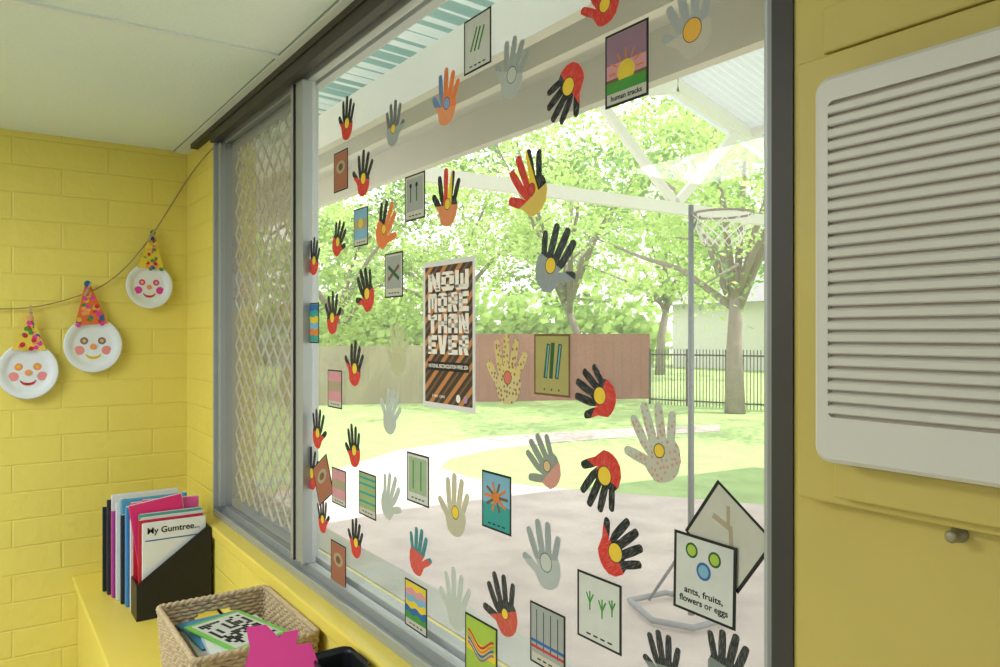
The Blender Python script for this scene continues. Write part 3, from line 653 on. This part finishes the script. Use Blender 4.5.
# ---------------------------------------------------------------- added ceiling fill lamps, unseen behind the camera
M_em=bpy.data.materials.new('fill lamp diffuser'); M_em.use_nodes=True; bb=M_em.node_tree.nodes['Principled BSDF']; bb.inputs['Emission Color'].default_value=(.95,.98,1,1); bb.inputs['Emission Strength'].default_value=1.5
for lx,ly,en in ((1.5,-2.0,43),(4.2,-2.4,10),(1.5,-3.8,40),(4.2,-3.8,15)):
    e=empty('ceiling_fill_lamp',(lx,ly,2.40)); tag(e,'added unseen white ceiling fill lamp','ceiling fill lamp','added ceiling fill lamps')
    boxes('fill_lamp_housing',[(-.6,.6,-.3,-.28,-.03,0),(-.6,.6,.28,.3,-.03,0),(-.6,-.58,-.28,.28,-.03,0),(.58,.6,-.28,.28,-.03,0)],M_white,e)
    box('diffuser',(-.58,.58,-.28,.28,-.012,-.004),M_em,e)
    ld=bpy.data.lights.new('fill_lamp_light','AREA'); ld.shape='RECTANGLE'; ld.size=1.15; ld.size_y=.55; ld.energy=en; ld.color=(.93,.98,1)
    lo=bpy.data.objects.new('fill_lamp_light',ld); link(lo,e); lo.location=(0,0,-.035)

# ---------------------------------------------------------------- outdoors
M_lawn=mat('lawn',(0.27,0.38,0.13),.9,.35,3,.2)
lw=mesh('lawn',[(-40,.12,-.03),(15,.12,-.03),(15,60,-.03),(-40,60,-.03)],[(0,1,2,3)],M_lawn); tag(lw,'bright green mown lawn with sun patches','lawn',kind='stuff')
def G(px,py):
    d=(CAM.z+.02)*F/(py-CY); p=gnd(px,d); return (p.x,p.y)
out=[G(*q) for q in [(262,500),(335,470),(400,450),(480,438),(560,432),(640,428),(720,425),(720,431),(640,436),(560,442),(495,449),(450,459),(440,468),(470,478),(530,486),(600,492),(680,498),(780,506),(880,518)]]+[(5.5,6),(5.5,.25),(-5,.25)]
o=prism('paved_path',out,-.03,-.015,mat('pink grey concrete paving',(0.47,0.385,0.345),.8,.45,2.2,.05)); tag(o,'pinkish concrete paving and curving path','path')
o=box('exterior_ledge',(-1,3.6,.125,.24,-.03,.90),mat('pale ledge',(0.52,0.51,0.46),.7,.1)); tag(o,'pale masonry ledge outside below the window','ledge')
def stripemat(n,c1,c2,wd,tr_=.5):
    m=mat(n,c1,.4,.05,3,0,0,tr_); nt=m.node_tree; N=nt.nodes; L=nt.links
    tc=N.new('ShaderNodeTexCoord'); sp=N.new('ShaderNodeSeparateXYZ'); L.new(tc.outputs['Object'],sp.inputs[0])
    a=N.new('ShaderNodeMath'); a.operation='MULTIPLY'; a.inputs[1].default_value=1/wd; L.new(sp.outputs['X'],a.inputs[0])
    f=N.new('ShaderNodeMath'); f.operation='FRACT'; L.new(a.outputs[0],f.inputs[0]); gt=N.new('ShaderNodeMath'); gt.operation='GREATER_THAN'; gt.inputs[1].default_value=.5; L.new(f.outputs[0],gt.inputs[0])
    mx=N.new('ShaderNodeMix'); mx.data_type='RGBA'; L.new(gt.outputs[0],mx.inputs[0]); mx.inputs[6].default_value=(*c1,1); mx.inputs[7].default_value=(*c2,1)
    for nd in N:
        if nd.type in('BSDF_PRINCIPLED',): L.new(mx.outputs[2],nd.inputs['Base Color'])
        if nd.type=='BSDF_TRANSLUCENT': L.new(mx.outputs[2],nd.inputs[0])
    return m
def corr(name,x0,x1,ya,za,yb,zb,m,lab,pitch=.076,amp=.009):
    V=[];Fc=[]; n=int((x1-x0)/(pitch/6))
    for i in range(n+1):
        x=x0+(x1-x0)*i/n; dz=amp*math.sin(2*math.pi*x/pitch)
        V+=[(x,ya,za+dz),(x,yb,zb+dz)]
    for i in range(n): Fc.append((2*i,2*i+2,2*i+3,2*i+1))
    o=mesh(name,V,Fc,m,None,True); tag(o,lab,'roof'); return o
M_roofT=stripemat('teal striped roofing',(0.14,0.27,0.23),(0.50,0.56,0.50),.09,.25)
M_roofW=mat('pale roof sheeting',(0.48,0.52,0.52),.5,.08,3,0,0,.25)
corr('veranda_roof',-4,4.5,.13,2.71,1.20,2.66,M_roofT,'teal and white striped corrugated veranda roofing')
def beam(p0,p1,w,h,m,lab,name='roof_beam',grp='cream roof beams outside'):
    p0=Vector(p0);p1=Vector(p1); t=(p1-p0); L_=t.length; t.normalize(); up=Vector((0,0,1)); s=t.cross(up).normalized(); u=s.cross(t).normalized()
    V=[];
    for q in (p0,p1):
        for a,b in ((-1,-1),(1,-1),(1,1),(-1,1)): V.append(tuple(q+s*a*w/2+u*b*h/2))
    o=mesh(name,V,[(0,1,2,3),(7,6,5,4),(0,4,5,1),(1,5,6,2),(2,6,7,3),(3,7,4,0)],m); tag(o,lab,'beam',grp); return o
beam((-4,1.09,2.53),(4.5,1.09,2.53),.05,.17,M_cream,'cream painted timber veranda beam')
beam((-4,.82,2.575),(4.5,.82,2.575),.045,.10,M_cream,'cream painted timber veranda beam')
beam((-4,.55,2.545),(4.5,.55,2.545),.045,.16,M_cream,'cream painted timber veranda beam')
for i,(ya,yb) in enumerate(((.573,.797),(.843,1.064))):
    o=box('soffit_board',(-4,4.5,ya,yb,2.610,2.624),M_cream_shade); tag(o,'wide cream painted soffit board under the veranda','soffit board','cream soffit boards')
GX=-1.06; ay,az=4.26,3.78
M_wh2=mat('white painted steel',(0.74,0.74,0.68),.5,.04)
beam((GX,1.13,2.70),(GX,8.0,2.70),.06,.10,M_wh2,'white horizontal tie beam of gabled shelter')
beam((GX,1.35,az-.28*(ay-1.35)),(GX,ay,az),.06,.12,M_wh2,'white sloping gable rafter'); beam((GX,ay,az),(GX,8.1,az-.28*3.84),.06,.12,M_wh2,'white sloping gable rafter')
beam((GX+.0,ay-.9,3.49),(GX,ay-.03,2.76),.05,.08,M_wh2,'white diagonal gable brace'); beam((GX,ay+.85,3.50),(GX,ay+.03,2.76),.05,.08,M_wh2,'white diagonal gable brace')
corr('shelter_roof',GX-.3,3.2,1.35,az+.08-.28*(ay-1.35),ay,az+.08,M_roofW,'pale corrugated shelter roof slope'); corr('shelter_roof',GX-.3,3.2,ay,az+.08,8.3,az+.08-.28*4.04,M_roofW,'pale corrugated shelter roof slope')
for yy in (5.3,6.3,7.3):
    zz=az-.28*(yy-ay)-.0; beam((GX,yy,zz+.03),(3.1,yy,zz+.03),.04,.07,M_wh2,'white purlin under the shelter roof')
for xx in (GX,3.1):
    o=box('shelter_post',(xx-.04,xx+.04,7.9,7.98,-.03,2.64),M_wh2); tag(o,'white steel shelter post','post')
bs=gnd(691,4.22); H0=Vector((bs.x,bs.y,-.015))
e=empty('basketball_stand',H0); tag(e,'grey steel portable basketball hoop with white net','basketball hoop')
tube('pole',[(0,0,.05),(0,0,1.2),(-.0,0,2.33)],[.018,.018,.015],M_steel,e,12)
tube('base_frame',[(-.40,-.08,.03),(-.37,.2,.03),(-.05,.27,.03),(.12,.15,.03),(.1,-.1,.03),(-.1,-.2,.03)],.018,mat('dark grey plastic',(0.22,0.22,0.23),.5),e,8,True)
tube('brace',[(-.3,-.02,.05),(-.02,0,.45)],.010,M_steel,e); tube('brace',[(.1,.1,.05),(.02,0,.4)],.010,M_steel,e)
rc=RV*.17+Vector((0,0,2.28)); ring=[rc+Vector((.17*math.cos(a),.17*math.sin(a),0)) for a in [2*math.pi*k/28 for k in range(28)]]
tube('hoop_ring',ring,.007,mat('rusty ring',(0.25,0.20,0.17),.6),e,6,True)
tube('hoop_arm',[(0,0,2.28),RV*.03+Vector((0,0,2.28))],.012,M_steel,e); tube('hoop_arm',[(0,0,2.18),RV*.05+Vector((0,0,2.27))],.008,M_steel,e)
V=[];Fc=[]
for k in range(12):
    for s in (1,-1):
        pts=[]
        for q in range(6):
            f=q/5; a=2*math.pi*(k+s*q*.5)/12; r_=.17*(1-.42*f); pts.append(rc+Vector((r_*math.cos(a),r_*math.sin(a),-.17*f)))
        tubegeo(pts,.0025,V,Fc,4)
mesh('net',V,Fc,M_white,e)
def fence_panel(p0,p1,hgt,m,lab):
    p0=Vector(p0);p1=Vector(p1); n=int((p1-p0).length/.12); t=(p1-p0)/n; s=Vector((-t.y,t.x,0)).normalized(); V=[];Fc=[]
    for i in range(n):
        a=p0+t*i; b=p0+t*(i+1.0); o_=s*(.008 if i%2 else 0)
        q=len(V)
        for pp in (a+o_,b+o_,b+o_+s*.02,a+o_+s*.02): V.append(tuple(pp))
        for pp in (a+o_,b+o_,b+o_+s*.02,a+o_+s*.02): V.append(tuple(pp+Vector((0,0,hgt))))
        Fc+=[(q,q+1,q+5,q+4),(q+1,q+2,q+6,q+5),(q+2,q+3,q+7,q+6),(q+3,q,q+4,q+7),(q+4,q+5,q+6,q+7)]
    o=mesh('timber_fence',V,Fc,m); tag(o,lab,'fence'); return o
M_fb=mat('red brown fence',(0.24,0.09,0.06),.8,.2,2); M_fg=mat('grey green fence',(0.27,0.24,0.15),.8,.3,1)  # grey-green colour holds the shade on the left fence
fence_panel(gnd(280,17,-.03),gnd(468,18,-.03),1.35,M_fg,'grey brown board fence, shade put into its colour'); fence_panel(gnd(470,18,-.03),gnd(650,19,-.03),1.62,M_fb,'reddish brown vertical board fence')
mf_=empty('metal_fence'); tag(mf_,'black metal picket fence beside the lawn','fence'); V=[];Fc=[]
p0=gnd(650,17.5,-.03); p1=gnd(860,15.0,-.03); n=60
for i in range(n+1):
    p=p0.lerp(p1,i/n); r_=.022 if i%12==0 else .007; boxgeo(p.x-r_,p.x+r_,p.y-r_,p.y+r_,-.03,1.25,V,Fc)
mesh('picket',V,Fc,M_dark,mf_)['kind']='stuff'
for z in (.12,1.15): tube('rail',[p0+Vector((0,0,z)),p1+Vector((0,0,z))],.018,M_dark,mf_,4)
hs=empty('house',gnd(780,36)); tag(hs,'pale distant house behind trees','house')
box('house_wall',(-4,4,-3,3,-.03,3.0),mat('pale render',(0.66,0.64,0.60),.8),hs)
V=[(-4.5,-3.5,3),(4.5,-3.5,3),(4.5,3.5,3),(-4.5,3.5,3),(-3,0,5),(3,0,5)]; mesh('house_roof',V,[(0,1,5,4),(2,3,4,5),(1,2,5),(3,0,4),(3,2,1,0)],mat('grey roof',(0.30,0.29,0.29),.7),hs)
def leafmat(n,c,t=.5): return mat('leaves '+n,c,.6,.4,1.0,0,0,t)
LM=[leafmat('bright',(0.42,0.58,0.17)),leafmat('lime',(0.56,0.70,0.26)),leafmat('deep',(0.20,0.34,0.11))]
M_bark=mat('grey brown bark',(0.24,0.20,0.17),.9,.3,6,.3)
def tree(px,dep,th,cr,cz,nc,lm,lab,seed,lsz=.16,flat=.6,per=90,tr=.22):
    R=random.Random(seed); g0=gnd(px,dep,-.03); e=empty('tree',g0); tag(e,lab,'tree'); V=[];Fc=[]
    tr0=[(0,0,0),(R.uniform(-.1,.1),R.uniform(-.1,.1),th*.5),(R.uniform(-.3,.3),R.uniform(-.3,.3),th)]
    tubegeo(tr0,[tr,tr*.75,tr*.55],V,Fc,10)
    cl=[]
    for k in range(nc):
        a=R.uniform(0,2*math.pi); rr_=cr*math.sqrt(R.random()); z=cz+R.uniform(-1,1)*cr*flat*math.sqrt(max(0,1-(rr_/cr)**2)+.12)
        cl.append(Vector((rr_*math.cos(a),rr_*math.sin(a),z)))
    for c in cl[:max(6,nc//9)]:
        s=Vector(tr0[2]); mid=s.lerp(c,.5)+Vector((R.uniform(-.3,.3),R.uniform(-.3,.3),R.uniform(-.1,.5)))
        tubegeo([Vector(tr0[1]).lerp(s,R.uniform(.5,1)),s.lerp(mid,.6),mid,c],[.09,.065,.045,.015],V,Fc,6)
    mesh('trunk',V,Fc,M_bark,e,True)
    V=[];Fc=[];idx=[]
    for c in cl:
        sr=R.uniform(.5,.95); mi=R.choice((0,0,1,2))
        for q in range(per):
            d=Vector((R.gauss(0,1),R.gauss(0,1),R.gauss(0,.6)))*sr*.5; p=c+d
            ax=Vector((R.gauss(0,1),R.gauss(0,1),R.gauss(0,.7))).normalized(); bx=ax.cross(Vector((R.gauss(0,1),R.gauss(0,1),R.gauss(0,1)))).normalized()
            l=lsz*R.uniform(.6,1.2); w_=l*.5; n=len(V)
            V+=[tuple(p-ax*l/2),tuple(p+bx*w_/2),tuple(p+ax*l/2),tuple(p-bx*w_/2)]; Fc.append((n,n+1,n+2,n+3)); idx.append(mi if R.random()<.8 else 1)
    f=mesh('foliage',V,Fc,lm,e,idx=idx); f['kind']='stuff'
tree(735,15.5,2.6,4.4,5.1,110,LM,'large spreading leafy green tree with grey trunk',1,.15,per=120)
tree(575,21,2.8,4.8,5.4,110,LM,'broad leafy bright green tree beside fence',2,.19,tr=.15,per=110)
tree(452,23,2.5,4.2,4.8,80,LM,'leafy green tree behind the board fence',3,.19,tr=.14,per=110)
tree(345,20,2.2,2.8,3.2,50,LM,'smaller leafy green tree',4,.2,tr=.12)
tree(660,30,3,5.5,6,90,LM,'tall leafy tree standing well back',5,.3)
tree(230,22,2.5,4.0,4.8,60,LM,'leafy green tree by the fence',6,.2)
V=[];Fc=[];R=random.Random(9); 
a_=gnd(150,40); b_=gnd(650,40)
for i in range(8000):
    p=a_.lerp(b_,R.random())+Vector((R.gauss(0,.5),R.gauss(0,.5),abs(R.gauss(0,1.6)))); ax=Vector((R.gauss(0,1),R.gauss(0,1),R.gauss(0,1))).normalized(); bx=ax.orthogonal().normalized()*.24; n=len(V)
    V+=[tuple(p-ax*.3),tuple(p+bx),tuple(p+ax*.3),tuple(p-bx)]; Fc.append((n,n+1,n+2,n+3))
o=mesh('hedge',V,Fc,LM[0]); tag(o,'distant green hedge line','hedge',kind='stuff')

# ---------------------------------------------------------------- daylight
w=bpy.data.worlds.new('World'); scene.world=w; w.use_nodes=True; N=w.node_tree.nodes; L=w.node_tree.links; bg=N['Background']
tc=N.new('ShaderNodeTexCoord'); sp=N.new('ShaderNodeSeparateXYZ'); L.new(tc.outputs['Generated'],sp.inputs[0]); cr=N.new('ShaderNodeValToRGB')
cr.color_ramp.elements[0].color=(1,1,.98,1); cr.color_ramp.elements[1].color=(.84,.92,1,1); L.new(sp.outputs['Z'],cr.inputs[0]); L.new(cr.outputs[0],bg.inputs[0]); bg.inputs[1].default_value=2.3
sd=bpy.data.lights.new('sun','SUN'); sd.energy=6.5; sd.angle=.01; sd.color=(1,.96,.88); so=bpy.data.objects.new('sun',sd); COL.objects.link(so)
so.rotation_euler=Vector((-.30,-.40,-.87)).to_track_quat('-Z','Y').to_euler(); so.location=(0,10,20)
